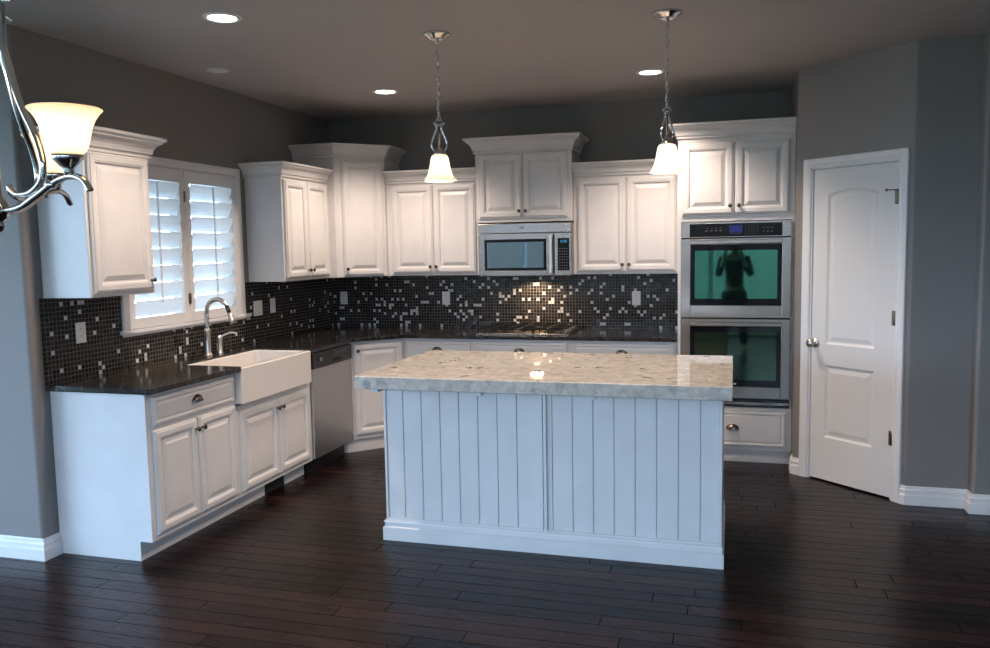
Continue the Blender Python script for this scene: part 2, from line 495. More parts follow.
WY0, WY1, WZ0, WZ1 = -2.66, -1.50, 1.14, 2.14
wall('wall_left', [(XW, YL), (0, YL), (0, 0)], [0, .022, 0], [((0, WY0), (0, WY1), WZ0, WZ1)])
wall('wall_back', [(0, 0), (XE, 0)])
dd = Vector((X2 - XR, Y2 - Y1)); DL = dd.length; dd /= DL
def dpt(s): return (XR + dd.x * s, Y1 + dd.y * s)
DS0, DS1, DZ = .118, .745, 2.08
wall('wall_pantry', [(XR, 0), (XR, Y1), (X2, Y2), (X3, Y2), (X3, YJ), (XE, YJ)], [0, .02, .02, 0, .02, 0], [(dpt(DS0), dpt(DS1), 0, DZ)])
wall('wall_right', [(XE, 0), (XE, REAR)])
wall('wall_rear', [(XE, REAR), (XW, REAR)], None, [((6.7, REAR), (4.9, REAR), .3, 2.4), ((4.6, REAR), (1.6, REAR), 0.02, 2.34), ((1.0, REAR), (-1.7, REAR), .3, 2.4)])
wall('wall_west', [(XW, REAR), (XW, YL)], None, [((XW, -8.8), (XW, -4.2), .3, 2.5)]).name = 'wall_left_far'
struct(box(XW - .12, XE + .12, REAR - .12, .12, -.1, 0).build('floor', M_floor))
struct(box(XW - .12, XE + .12, REAR - .12, .12, H, H + .12).build('ceiling', M_ceil))

BB = [(0, 0), (.020, 0), (.020, .058), (.013, .064), (.013, .084), (.016, .087), (.014, .092), (.007, .097), (.006, .110), (.003, .114), (0, .114)]
def baseboard(name, path):
    return struct(MB().sweep(path, BB).build(name, M_trim))
baseboard('baseboard_left', [(XW, YL), (0, YL), (0, -3.256)])
baseboard('baseboard_pantry', [(XR, Y1 + .10), (XR, Y1), dpt(.060)])
baseboard('baseboard_right', [dpt(.804), (X2, Y2), (X3, Y2), (X3, YJ), (XE, YJ)])

# door casing and jamb, pantry door
def dmap(u, v, h): # u along wall, v up, h out of the wall
    q = dpt(u); return (q[0] + dd.y * h, q[1] - dd.x * h, v)
cas = [(0, 0), (0, .010), (.010, .014), (.022, .012), (.040, .016), (.052, .018), (.058, .014), (.058, 0)]
# path up the left side, over, and down; out = right of travel, so go from right foot to left foot for outward growth
pth = [(DS1, 0.0), (DS1, DZ), (DS0, DZ), (DS0, 0.0)]
struct(MB().sweep(pth, cas, fmap=dmap).build('trim_1', M_trim))
jb = MB()
def obox(mb, u0, u1, v0, v1, h0, h1):
    vs = [dmap(u, v, h) for v in (v0, v1) for h in (h0, h1) for u in (u0, u1)]
    mb.add(vs, [(0, 2, 3, 1), (4, 5, 7, 6), (0, 1, 5, 4), (2, 6, 7, 3), (0, 4, 6, 2), (1, 3, 7, 5)])
obox(jb, DS0 - .001, DS0 + .012, 0, DZ, -.12, .002); obox(jb, DS1 - .012, DS1 + .001, 0, DZ, -.12, .002); obox(jb, DS0, DS1, DZ - .012, DZ + .001, -.12, .002)
struct(jb.build('trim_2', M_trim))
th_ = math.atan2(dd.y, dd.x)
door = bpy.data.objects.new('door_1', None); C.objects.link(door)
q0 = dmap(DS0 + .014, .012, -.006); door.location = q0; door.rotation_euler = (0, 0, th_)
door['kind'] = 'structure'
dw_, dh_ = DS1 - DS0 - .028, DZ - .012 - .015
mb = MB().box(0, dw_, .012, .036, 0, dh_)
# moulded face: surface with two sunk raised panels
sx0, sx1 = .108, dw_ - .135 + .0
px = (.109, .467)
ring = [(0, 0), (.006, -.004), (.014, -.009), (.024, -.009), (.050, -.003), (.054, -.003)]
def face_panel(mb, x0, x1, z0, z1, arch):
    mb.nested(x0, x1, z0, z1, 0, ring, arch)
def plate_with_holes(mb):
    # front skin split round the two panels
    y0, y1 = 0, .0125
    a, b = px
    mb.box(0, a, y0, y1, 0, dh_); mb.box(b, dw_, y0, y1, 0, dh_)
    mb.box(a, b, y0, y1, 0, .288); mb.box(a, b, y0, y1, .773, .913)
    K = 10; zt = 1.886; ar = .032
    poly = [(a, dh_), (b, dh_)] + [(b + (a - b) * k / K, zt + ar * math.sin(PI * k / K)) for k in range(K + 1)]
    n = len(poly)
    for k in range(K):
        x_, z_ = poly[2 + k]; x2_, z2_ = poly[3 + k]
        vs = [(x_, y0, z_), (x2_, y0, z2_), (x2_, y0, dh_), (x_, y0, dh_)]
        mb.add(vs + [(p[0], y1, p[2]) for p in vs], [(0, 1, 2, 3), (0, 1, 5, 4), (4, 5, 6, 7), (2, 3, 7, 6)])
plate_with_holes(mb)
mb.build('door_slab', M_door, door)
pm = MB()
def sunk(x0, x1, z0, z1, arch):
    vs = []; K = 10 if arch else 1; m = 2 + K + 1
    for ins, h in ring:
        h2 = -h
        vs += [(x0 + ins, h2 - .0002, z0 + ins), (x1 - ins, h2 - .0002, z0 + ins)]
        for k in range(K + 1):
            t = k / K
            vs.append((x1 - ins + (x0 - x1 + 2 * ins) * t, h2 - .0002, z1 - ins + (arch * math.sin(PI * t) if arch else 0)))
    fs = []
    for j in range(len(ring) - 1):
        for k in range(m):
            fs.append((j * m + k, j * m + (k + 1) % m, (j + 1) * m + (k + 1) % m, (j + 1) * m + k))
    fs.append(tuple((len(ring) - 1) * m + k for k in range(m)))
    pm.add(vs, fs)
    return pm
pm = MB(); sunk(px[0], px[1], .913, 1.886, .032); pm.build('raised_panel', M_door, door)
pm = MB(); sunk(px[0], px[1], .288, .773, 0); pm.build('raised_panel', M_door, door)
# door body behind recess must not cover it: body starts at .012
KN = [(.0, 0), (.030, 0), (.032, .004), (.028, .009), (.012, .012), (.011, .034), (.020, .040), (.028, .050), (.028, .060), (.020, .068), (.001, .071)]
MB().lathe(KN, 24).build('door_knob', M_nickel, door, loc=(.030, 0, .914), rot=(R(90), 0, 0))
for z in (1.80, 1.07, .33):
    h = MB().lathe([(.0055, 0), (.0055, .09)], 10).box(-.02, 0, -.002, .004, 0, .09)
    h.build('hinge', M_bronze, door, loc=(dw_ + .004, -.006, z))
MB().tube([(0, 0, 0), (-.012, -.03, .0), (-.04, -.045, 0)], .004, 8).lathe([(.001, -.007), (.008, -.006), (.008, .006), (.001, .007)], 10, Matrix.Translation((-.045, -.047, 0)) @ Matrix.Rotation(R(60), 4, 'Y')).build('hinge_pin_stop', M_bronze, door, loc=(dw_ + .004, -.006, 1.885))

# ------------------------------------------------------------------ window with plantation shutters (local to x=0 wall)
win = bpy.data.objects.new('window_1', None); C.objects.link(win); win['kind'] = 'structure'
# casing: U over the top and sides, sill and apron below
def wmap(u, v, h): return (h, u, v)
wc = [(0, 0), (0, .014), (.012, .017), (.032, .015), (.045, .022), (.052, .022), (.052, 0)]
p_ = [(WY1 , WZ0), (WY1, WZ1), (WY0, WZ1), (WY0, WZ0)]
MB().sweep(p_, wc, fmap=wmap).build('window_casing', M_trim, win)
MB().box(-.0, .035, WY0 - .075, WY1 + .095, WZ0 - .020, WZ0 + .002).box(0, .018, WY0 - .055, WY1 + .06, WZ0 - .036, WZ0 - .020).build('window_sill', M_trim, win, .003)
f = MB()
for (a, b, c, d) in ((WY0, WY1, WZ0, WZ0 + .04), (WY0, WY1, WZ1 - .04, WZ1), (WY0, WY0 + .04, WZ0, WZ1), (WY1 - .04, WY1, WZ0, WZ1), (-2.10, -2.06, WZ0, WZ1)):
    f.box(-.10, -.06, a, b, c, d)
f.build('window_frame', M_trim, win)
box(-.083, -.079, WY0 + .03, WY1 - .03, WZ0 + .03, WZ1 - .03).build('glass_pane', M_glass, win)
f = MB().box(-.12, 0, WY0, WY1, WZ0, WZ0 + .004).box(-.12, 0, WY0, WY1, WZ1 - .004, WZ1).box(-.12, 0, WY0, WY0 + .004, WZ0, WZ1).box(-.12, 0, WY1 - .004, WY1, WZ0, WZ1)
f.build('window_jamb', M_trim, win)

def shutter(y0, y1, label, tilt):
    t = thing('plantation_shutter', label, 'shutter', (.002, y0, WZ0 + .006))
    w_ = y1 - y0; h_ = WZ1 - WZ0 - .012; st = .052; bot, top = .062, .085
    MB().box(-.014, .014, 0, st, 0, h_).box(-.014, .014, w_ - st, w_, 0, h_).box(-.013, .013, st, w_ - st, 0, bot).box(-.013, .013, st, w_ - st, h_ - top, h_).build('frame', M_trim, t, .002)
    n = 8; zz0 = bot; zz1 = h_ - top; pitch = (zz1 - zz0) / n
    lv = MB()
    prof = [(-.054, 0), (-.03, .0045), (0, .006), (.03, .0045), (.054, 0), (.03, -.0045), (0, -.006), (-.03, -.0045)]
    for k in range(n):
        zc = zz0 + pitch * (k + .5); a = R(tilt)
        ca_, sa_ = math.cos(a), math.sin(a)
        pr = [(p * ca_ - q * sa_, p * sa_ + q * ca_) for p, q in prof]
        m = len(pr)
        lv.add([(x, st + .002, zc + z) for x, z in pr] + [(x, w_ - st - .002, zc + z) for x, z in pr],
               [tuple(range(m)), tuple(range(m, 2 * m))[::-1]] + [(i, (i + 1) % m, m + (i + 1) % m, m + i) for i in range(m)])
    lv.build('louvers', M_louver, t)
    xr_ = .054 * math.cos(R(tilt)) + .004
    MB().box(xr_, xr_ + .010, w_ / 2 - .006, w_ / 2 + .006, zz0 + pitch * .5 + .03, zz1 - .012).build('tilt_rod', M_louver, t, .002)
    return t, w_, h_
TILT = 67
sA, wA, hA = shutter(WY0 + .005, -2.084, 'white plantation shutter panel nearer the camera, left half of the window', TILT)
sB, wB, hB = shutter(-2.080, WY1 - .005, 'white plantation shutter panel beside the two-door wall cabinet, right half of the window', TILT)
for t, w_, yy in ((sA, wA, wA + .001), (sB, wB, -.001)):
    for z in (.15, hA - .17):
        MB().box(.014, .019, *((wA - .011, wA) if yy > 0 else (0, .011)), z - .035, z + .035).build('hinge', M_bronze if yy > 0 else M_nickel, t)

# ------------------------------------------------------------------ cabinets
DOOR = [(0, 0), (0, .012), (.005, .017), (.0095, .0175), (.011, .0155), (.0135, .0215), (.018, .023), (.041, .023), (.043, .020), (.049, .019), (.052, .0165), (.055, .008), (.064, .008), (.066, .010), (.090, .020), (.092, .020)]
DRAW = [(0, 0), (0, .012), (.004, .017), (.008, .0175), (.0095, .0155), (.012, .021), (.016, .022), (.022, .022), (.025, .016), (.031, .014), (.042, .0195), (.044, .0195)]
knob_me = None
def knob(parent, x, y, z):
    global knob_me
    if knob_me is None:
        o = MB().lathe([(.0085, 0), (.0085, .003), (.005, .006), (.005, .014), (.010, .018), (.014, .023), (.0135, .028), (.008, .032), (.001, .033)], 16).build('knob', M_knob, parent)
        knob_me = o.data
    else:
        o = bpy.data.objects.new('knob', knob_me); C.objects.link(o); o.parent = parent
    o.location = (x, y, z); o.rotation_euler = (R(90), 0, 0)
pull_me = None
def cup_pull(parent, x, y, z):
    global pull_me
    if pull_me is None:
        mb = MB(); nu, nv = 16, 7; a, b, c = .042, .030, .024
        for s in (1.0, .90):
            vs = []
            for i in range(nu + 1):
                u = PI * i / nu
                for j in range(nv + 1):
                    v_ = PI / 2 * j / nv
                    vs.append((a * s * math.cos(u), -c * s * math.sin(u) ** .7 * math.sin(v_) - .002, b * s * math.sin(u) * math.cos(v_) - .006 * (j / nv)))
            mb.add(vs, [(i * (nv + 1) + j, (i + 1) * (nv + 1) + j, (i + 1) * (nv + 1) + j + 1, i * (nv + 1) + j + 1) for i in range(nu) for j in range(nv)], True)
        mb.tube([(a * math.cos(PI * i / 16), -.003, b * math.sin(PI * i / 16)) for i in range(17)], .0035, 6)
        o = mb.build('cup_pull', M_knob, parent); pull_me = o.data
    else:
        o = bpy.data.objects.new('cup_pull', pull_me); C.objects.link(o); o.parent = parent
    o.location = (x, y, z)

def door_part(t, x0, x1, z0, z1, yf, knob_at=None, name='door', rings=DOOR):
    cx, cz = (x0 + x1) / 2, (z0 + z1) / 2
    d = MB().nested(x0 - cx, x1 - cx, z0 - cz, z1 - cz, 0, rings).build(name, M_paint, t, loc=(cx, yf, cz))
    if knob_at: knob(d, knob_at[0] - cx, -.020, knob_at[1] - cz)
    return d
def drawer_part(t, x0, x1, z0, z1, yf, pull=True):
    cx, cz = (x0 + x1) / 2, (z0 + z1) / 2
    d = MB().nested(x0 - cx, x1 - cx, z0 - cz, z1 - cz, 0, DRAW).build('drawer', M_paint, t, loc=(cx, yf, cz))
    if pull: cup_pull(d, 0, -.019, 0)
    return d
CRW = [(-.002, -.110), (.010, -.110), (.014, -.106), (.014, -.100), (.008, -.096), (.010, -.088), (.020, -.084), (.020, -.076), (.024, -.060), (.034, -.044), (.050, -.032), (.056, -.030), (.056, -.024), (.064, -.018), (.072, -.014), (.072, 0), (-.002, 0)]
def crown(t, path, ztop, s=1.0):
    MB().sweep(path, [(o * s, ztop + z * s) for o, z in CRW]).build('crown_moulding', M_paint, t)

# wall cabinet: local x along the wall, front at -y, floor at z=0
def wall_cab(label, loc, rz, w_, d_, z0, z1, ndoor, crown_path, ztop, cs=1.0, rails=(.02, .03), ends=(.018, .018), kn=None, group=None, dz=None):
    t = thing('wall_cabinet', label, 'cabinet', loc, rz, group)
    MB().box(0, w_, -d_, -.002, z0, z1).build('carcass', M_paint, t, .002)
    a, b = ends; x0, x1 = a, w_ - b
    dz0, dz1 = dz or (z0 + rails[0], z1 - rails[1])
    if ndoor == 2:
        m = (x0 + x1) / 2
        door_part(t, x0, m - .003, dz0, dz1, -d_, (m - .026, dz0 + .055))
        door_part(t, m + .003, x1, dz0, dz1, -d_, (m + .026, dz0 + .055))
    else:
        kx = x1 - .03 if kn == 'r' else x0 + .03
        door_part(t, x0, x1, dz0, dz1, -d_, (kx, dz0 + .055))
    crown(t, crown_path, ztop, cs)
    return t
ZB = 1.373
UD = .303
# left of the window (runs along +y): local x = world y
w1 = .489
wall_cab('white single-door wall cabinet between the wall corner and the shuttered window', (0, -3.272, 0), R(90), w1, UD, ZB, 2.150, 1,
         [(0, 0), (0, -UD), (w1, -UD), (w1, 0)], 2.240, 1.08, kn='r')
w2 = .724
wall_cab('white two-door wall cabinet between the shuttered window and the taller corner cabinet', (0, -1.364, 0), R(90), w2, UD, ZB, 2.150, 2,
         [(0, 0), (0, -UD), (w2 - .03, -UD)], 2.240, .95, ends=(.02, .045))
# corner wall cabinet: pentagon body with diagonal front
t = thing('corner_wall_cabinet', 'tall white diagonal corner wall cabinet with one door', 'cabinet', (0, 0, 0))
a_, b_ = .36, .638      # left end of the diagonal
c_, d_ = .668, .335
MB().prism([(.002, -.002), (.002, -b_), (a_, -b_), (c_, -d_), (c_, -.002)], ZB, 2.36).build('carcass', M_paint, t, .002)
fl = math.hypot(c_ - a_, b_ - d_)
dholder = MB().nested(-fl / 2 + .058, fl / 2 - .022, -.47, .47, 0, DOOR).build('door', M_paint, t, loc=((a_ + c_) / 2, -(b_ + d_) / 2, (ZB + 2.33) / 2 + .0), rot=(0, 0, math.atan2(b_ - d_, c_ - a_)))
knob(dholder, -fl / 2 + .082, -.020, -.41)
crown(t, [(0, -b_), (a_, -b_), (c_, -d_), (c_, 0)], 2.45, 1.0)
# back wall
wa0, wa1 = .670, 1.470
wall_cab('white two-door wall cabinet between the corner cabinet and the microwave cabinet', (wa0, 0, 0), 0, wa1 - wa0, UD, ZB, 2.150, 2,
         [(0.0, -UD), (wa1 - wa0, -UD)], 2.240, .95, ends=(.050, .018))
wm0, wm1 = 1.472, 2.256; MD = .36
wall_cab('short deep white two-door wall cabinet above the microwave, with the projecting crown', (wm0, 0, 0), 0, wm1 - wm0, MD, 1.795, 2.36, 2,
         [(0, 0), (0, -MD), (wm1 - wm0, -MD), (wm1 - wm0, 0)], 2.462, 1.1, ends=(.030, .030), dz=(1.825, 2.335))
wb0, wb1 = 2.258, 3.068
wall_cab('white two-door wall cabinet between the microwave cabinet and the tall oven cabinet', (wb0, 0, 0), 0, wb1 - wb0, UD, ZB, 2.150, 2,
         [(0, -UD), (wb1 - wb0, -UD)], 2.240, .95, ends=(.030, .020))

# base cabinets, left run: local x = world y
FX = .593
def base_cab(label, loc, rz, w_, d_, parts, kick=(0, 0), top=.883, name='base_cabinet', end_left=False, group=None, cat='cabinet', kick_gap=None):
    t = thing(name, label, cat, loc, rz, group)
    MB().box(0, w_, -d_, -.002, .105, top).build('carcass', M_paint, t, .002)
    k = MB()
    if kick_gap:
        k.box(kick[0], kick_gap[0], -d_ + .075, -.10, .0, .105)
        MB().box(kick_gap[1], w_ - kick[1], -d_ + .075, -.10, .0, .105).build('toe_kick', M_paint, t)
        MB().box(kick_gap[0], kick_gap[1], -d_ + .085, -.10, .0, .105).build('vent_grille', M_dark, t)
    else: k.box(kick[0], w_ - kick[1], -d_ + .075, -.10, .0, .105)
    k.build('toe_kick', M_paint, t)
    if end_left:
        MB().box(-.018, 0, -d_ + .075, -.002, 0, .1045).box(-.018, 0, -d_, -.002, .105, top).build('end_panel', M_paint, t)
    for p in parts:
        if p[0] == 'drawer': drawer_part(t, *p[1:5], -d_)
        elif p[0] == 'panel': MB().nested(p[1], p[2], p[3], p[4], -d_, DRAW).build('drawer', M_paint, t)
        else: door_part(t, *p[1:5], -d_, p[5])
    return t
CY0, CY1 = -3.252, -2.490      # end cabinet
SY0, SY1 = -2.490, -1.572      # sink base
DY1 = -.940                    # dishwasher right
wc1 = CY1 - CY0 - .001
m = wc1 / 2
base_cab('white base cabinet at the end of the run with one drawer over two doors', (0, CY0, 0), R(90), wc1, FX,
         [('drawer', .018, wc1 - .018, .705, .858), ('door', .018, m - .003, .135, .685, (m - .028, .625)), ('door', m + .003, wc1 - .018, .135, .685, (m + .028, .625))], end_left=True)
ws = SY1 - SY0 - .001; m = ws / 2
base_cab('white sink base cabinet with two doors beneath the apron sink', (0, SY0, 0), R(90), ws, FX,
         [('door', .03, m - .003, .135, .635, (m - .028, .58)), ('door', m + .003, ws - .05, .135, .635, (m + .028, .58))], top=.668, kick_gap=(.40, .66), kick=(0, .0))
# filler stiles beside the sink
# dishwasher
t = thing('dishwasher', 'stainless steel dishwasher with black control strip, right of the sink', 'dishwasher', (0, SY1 + .004, 0), R(90))
wd = DY1 - SY1 - .008
MB().box(0, wd, -.56, -.02, .10, .865).build('body', M_dark, t)
MB().box(0, wd, -.612, -.56, .11, .755).build('door', M_steelv, t, .004)
cp = MB().prism([(0, 0), (wd, 0), (wd, -.058), (wd * .5, -.066), (0, -.058)], .757, .872).build('control_panel', M_black, t, .004, loc=(0, -.56, 0))
MB().box(.30, .44, -.0675, -.060, .775, .80).build('latch_handle', M_blackg, cp)
MB().lathe([(.016, 0), (.015, .012), (.012, .014), (.001, .014)], 16).build('cycle_knob', M_nickel, cp, loc=(.10, -.060, .82), rot=(R(90), 0, 0))
g = MB()
for k in range(6): g.box(.34 + k * .035, .355 + k * .035, -.0655 + abs(k - 0) * .0009, -.056, .835, .84)
g.build('printed_legend', M_grey, cp)
MB().box(.01, wd - .01, -.53, -.50, 0, .10).build('toe_panel', M_black, t)
# corner base cabinet (diagonal)
XC = .915; YC = DY1
t = thing('corner_base_cabinet', 'white diagonal corner base cabinet with one raised-panel door', 'cabinet', (0, 0, 0))
MB().prism([(.002, -.002), (.002, YC), (FX, YC), (XC, -FX), (XC, -.002)], .105, .883).build('carcass', M_paint, t, .002)
MB().prism([(.1, -.1), (.1, YC), (FX - .075, YC), (FX - .04, YC), (XC, -FX + .035), (XC, -.1)], 0, .105).build('toe_kick', M_paint, t)
dx, dy = XC - FX, -FX - YC; fl = math.hypot(dx, dy); ang = math.atan2(dy, dx)
d = MB().nested(-fl / 2 + .030, fl / 2 - .028, -.365, .365, 0, DOOR).build('door', M_paint, t, loc=((FX + XC) / 2, (YC - FX) / 2, .50), rot=(0, 0, ang))
knob(d, -fl / 2 + .058, -.02, .31)
# back run: three drawer-and-door cabinets
bx = [XC + .001, 1.492, 2.270, 3.074]
blab = ['white base cabinet beside the diagonal corner cabinet, drawer front showing', 'white base cabinet directly below the cooktop', 'white base cabinet beside the tall oven cabinet']
for i in range(3):
    w_ = bx[i + 1] - bx[i] - .001; m = w_ / 2
    base_cab(blab[i], (bx[i], 0, 0), 0, w_, FX, [('drawer', .012, w_ - .012, .705, .862), ('door', .012, m - .003, .13, .69, (m - .028, .63)), ('door', m + .003, w_ - .012, .13, .69, (m + .028, .63))])

# tall oven cabinet
OX0, OX1 = 3.080, 3.874; OD = .61; wo = OX1 - OX0
t = thing('oven_cabinet', 'tall white cabinet housing the double oven, doors above and drawer below', 'cabinet', (OX0, 0, 0))
mb = MB().box(0, wo, -OD, -.002, .105, .415).box(0, wo, -OD, -.002, 1.757, 2.352).box(0, .020, -OD, -.002, .415, 1.757).box(wo - .020, wo, -OD, -.002, .415, 1.757).box(.02, wo - .02, -.06, -.002, .415, 1.757)
mb.build('carcass', M_paint, t)
MB().box(0, wo, -OD + .06, -.05, 0, .105).build('toe_kick', M_paint, t)
MB().sweep([(0, -OD + .06), (wo, -OD + .06)], [(0, 0), (.012, 0), (.012, .022), (.006, .03), (0, .03)]).build('shoe_moulding', M_paint, t)
m = (3.472 - OX0)
door_part(t, .028, m - .004, 1.800, 2.310, -OD, (m - .030, 1.862)); door_part(t, m + .004, wo - .035, 1.800, 2.310, -OD, (m + .030, 1.862))
dr = drawer_part(t, .028, wo - .035, .128, .392, -OD)
crown(t, [(0, -.004), (0, -OD), (wo, -OD)], 2.448, .95)

# ------------------------------------------------------------------ double oven
t = thing('double_oven', 'stainless steel double wall oven with black glass doors', 'oven', (3.102, -OD, .424))
ow = .755; oh = 1.329
MB().box(.004, ow - .004, -.004, .54, .004, oh - .004).build('body', M_dark, t)
MB().box(0, ow, -.022, -.004, 1.2150, oh).build('trim_frame', M_steel, t, .002)
cp = MB().box(.062, ow - .062, -.028, -.0225, 1.2215, 1.313).build('control_panel', M_blackg, t, .002)
dsp = MB().box(.335, .425, -.0292, -.0282, 1.248, 1.300).build('display', M_disp, cp)
g = MB()
for k in range(5): g.box(.343 + k * .0165, .352 + k * .0165, -.0296, -.0282, 1.240, 1.2425)
for i in range(5):
    for j in range(4): g.box(.445 + i * .020, .451 + i * .020, -.0290, -.0282, 1.238 + j * .018, 1.241 + j * .018)
for i in range(3):
    for j in range(2): g.box(.565 + i * .028, .573 + i * .028, -.0290, -.0282, 1.250 + j * .026, 1.254 + j * .026)
for i in range(4): g.box(.17 + i * .032, .19 + i * .032, -.0290, -.0282, 1.262, 1.2645)
for i in range(4): g.box(.18 + i * .030, .192 + i * .030, -.0290, -.0282, 1.280, 1.282)
g.build('printed_legend', M_grey, cp)
def oven_door(z0, z1, gz0, gz1, label, m_win, logo):
    d = MB()
    a, b = .070, ow - .062
    y0, y1 = -.040, -.006
    d.box(0, a, y0, y1, z0, z1).box(b, ow, y0, y1, z0, z1).box(a, b, y0, y1, z0, gz0).box(a, b, y0, y1, gz1, z1)
    d = d.build('door', M_steel, t, .003); d['label'] = label
    gb = MB().box(a + .001, b - .001, -.0385, -.010, gz0 + .001, gz1 - .001).build('glass', M_blackg, d)
    MB().box(a + .030, b - .030, -.0400, -.0384, gz0 + .048, gz1 - .040).build('window', m_win, d)
    h = MB().box(a + .002, b - .002, -.078, -.064, gz1 + .006, gz1 + .034)
    h.box(a + .02, a + .045, -.065, -.039, gz1 + .011, gz1 + .029).box(b - .045, b - .02, -.065, -.039, gz1 + .011, gz1 + .029)
    h.build('handle', M_steel, d, .004)
    if logo:
        MB().lathe([(.014, 0), (.014, .001)], 20, Matrix.Diagonal((1, .42, 1, 1))).build('badge', M_nickel, d, loc=((a + b) / 2 - .0, -.0385, gz0 + .020), rot=(R(90), 0, 0))
    return d
oven_door(.641, 1.208, .731, 1.163, 'upper oven door with green-tinted window', M_oveng, False)
oven_door(.061, .634, .146, .576, 'lower oven door with dark window and small oval badge', M_oveng2, True)
MB().box(.0, ow, -.020, -.004, 0, .054).box(.0, ow, -.032, -.004, .036, .046).build('lower_vent', M_black, t)
MB().box(.0, ow, -.026, -.0205, .012, .034).build('vent_trim', M_steel, t, .002)

# ------------------------------------------------------------------ microwave
t = thing('microwave', 'stainless steel over-the-range microwave above the cooktop', 'microwave', (1.499, 0, 1.364))
mw, mh, md = .760, .420, .40
MB().box(0, mw, -md + .03, -.002, 0, mh).build('body', M_steel, t, .003)
MB().box(.0, mw, -md, -md + .029, .342, mh).build('vent_band', M_steel, t, .004)
MB().lathe([(.022, 0), (.022, .001)], 20, Matrix.Diagonal((1, .35, 1, 1))).build('badge', M_grey, t, loc=(.36, -md, .385), rot=(R(90), 0, 0))
d = MB()
a, b, c, e = .050, .556, .048, .292
y0, y1 = -md, -md + .029
d.box(0, a, y0, y1, .004, .339).box(b, .618, y0, y1, .004, .339).box(a, b, y0, y1, .004, c).box(a, b, y0, y1, e, .339)
d = d.build('door', M_steel, t, .003)
MB().box(a + .001, b - .001, -md + .003, -md + .02, c + .001, e - .001).build('glass', M_blackg, d)
MB().box(a + .022, b - .022, -md + .001, -md + .0028, c + .020, e - .020).build('window', M_mwg, d)
MB().box(.585, .612, -md - .036, -md - .022, .022, .322).box(.590, .607, -md - .024, -md, .035, .055).box(.590, .607, -md - .024, -md, .290, .310).build('handle', M_nickel, d, .005)
cp = MB().box(.622, mw, -md, -md + .029, .004, .339).build('control_panel', M_steel, t, .003)
MB().box(.648, .740, -md - .002, -md + .001, .045, .297).build('keypad', M_blackg, cp, .001)
g = MB()
for x in (.672, .688, .702, .712):
    g.box(x, x + .009, -md - .0032, -md - .0021, .262, .282)
g.build('display', M_disp2, cp)
g = MB()
for i in range(4):
    for j in range(8): g.box(.660 + i * .019, .668 + i * .019, -md - .003, -md - .0021, .06 + j * .022, .0635 + j * .022)
g.build('printed_legend', M_grey, cp)
MB().box(.05, .71, -md + .06, -.06, -.004, 0).build('underside_grille', M_black, t)
lm = MB().box(.36, .44, -.13, -.09, -.006, -.0042).build('lamp_lens', M_lens, t)
l = bpy.data.lights.new('cooktop_lamp', 'AREA'); l.shape = 'RECTANGLE'; l.size = .10; l.size_y = .04; l.energy = MW_W; l.color = (1, .70, .42)
lo = bpy.data.objects.new('cooktop_lamp', l); C.objects.link(lo); lo.parent = t; lo.location = (.40, -.11, -.010); lo.rotation_euler = (R(-15), 0, 0); l.spread = R(160)

# ------------------------------------------------------------------ countertop (one L-shaped worktop with the sink cut out)
CZ0, CZ1 = .885, .915
SK0, SK1 = -2.487, -1.640
ct = MB()
cf = .648
ce = -3.300
ct.prism([(.002, ce), (cf, ce), (cf, SK0), (.215, SK0), (.215, SK1), (cf, SK1), (cf, YC - .02), (XC + .02, -cf), (3.076, -cf), (3.076, -.002), (.002, -.002)], CZ0, CZ1)
o = ct.build('countertop', M_gran, None, .004)
tag(o, 'dark veined granite countertop running round the walls under the mosaic', 'countertop')
# backsplash
o = MB().box(.0005, .0075, -3.298, -.008, CZ1 + .0005, WZ0 - .037).box(.0005, .0075, -3.298, WY0 - .053, WZ0 - .037, ZB - .0005).box(.0005, .0075, WY1 + .062, -.008, WZ0 - .037, ZB - .0005).build('tile_backsplash', M_tileL)
tag(o, 'black and brown glass mosaic backsplash on the window wall', 'backsplash')
o = MB().box(.0005, 3.076, -.0075, -.0005, CZ1 + .0005, ZB - .0095).build('tile_backsplash', M_tileB)
tag(o, 'black glass mosaic backsplash with scattered silver tiles behind the cooktop', 'backsplash')

# ------------------------------------------------------------------ sink
t = thing('farmhouse_sink', 'white fireclay apron-front sink set below the window', 'sink', (0, SK0 + .0015, 0), R(90))
sw = SK1 - SK0 - .003
bm_ = bmesh.new()
def rrect(x0, x1, y0, y1, r, n=5):
    pts = []
    for cx, cy, a0 in ((x1 - r, y1 - r, 0), (x0 + r, y1 - r, 90), (x0 + r, y0 + r, 180), (x1 - r, y0 + r, 270)):
        for k in range(n + 1): a = R(a0 + 90 * k / n); pts.append((cx + r * math.cos(a), cy + r * math.sin(a)))
    return pts
sk = MB()
# outer skirt
Y0s, Y1s = -.650, -.217
ZT, ZBt = .905, .684
loops = [(rrect(.002, sw - .002, Y0s + .001, Y1s, .010), ZBt), (rrect(.000, sw - .000, Y0s, Y1s, .012), ZBt + .01), (rrect(.000, sw - .000, Y0s, Y1s, .012), ZT - .006), (rrect(.006, sw - .006, Y0s + .006, Y1s - .002, .010), ZT),
         (rrect(.030, sw - .030, Y0s + .034, Y1s - .012, .03), ZT), (rrect(.036, sw - .036, Y0s + .040, Y1s - .018, .035), ZT - .008), (rrect(.045, sw - .045, Y0s + .048, Y1s - .028, .05), ZBt + .05), (rrect(.08, sw - .08, Y0s + .08, Y1s - .06, .05), ZBt + .022)]
vs = [(p[0], p[1], z) for lp, z in loops for p in lp]; n = len(loops[0][0])
fs = [(j * n + k, j * n + (k + 1) % n, (j + 1) * n + (k + 1) % n, (j + 1) * n + k) for j in range(len(loops) - 1) for k in range(n)]
fs += [tuple(range(n))[::-1], tuple((len(loops) - 1) * n + k for k in range(n))]
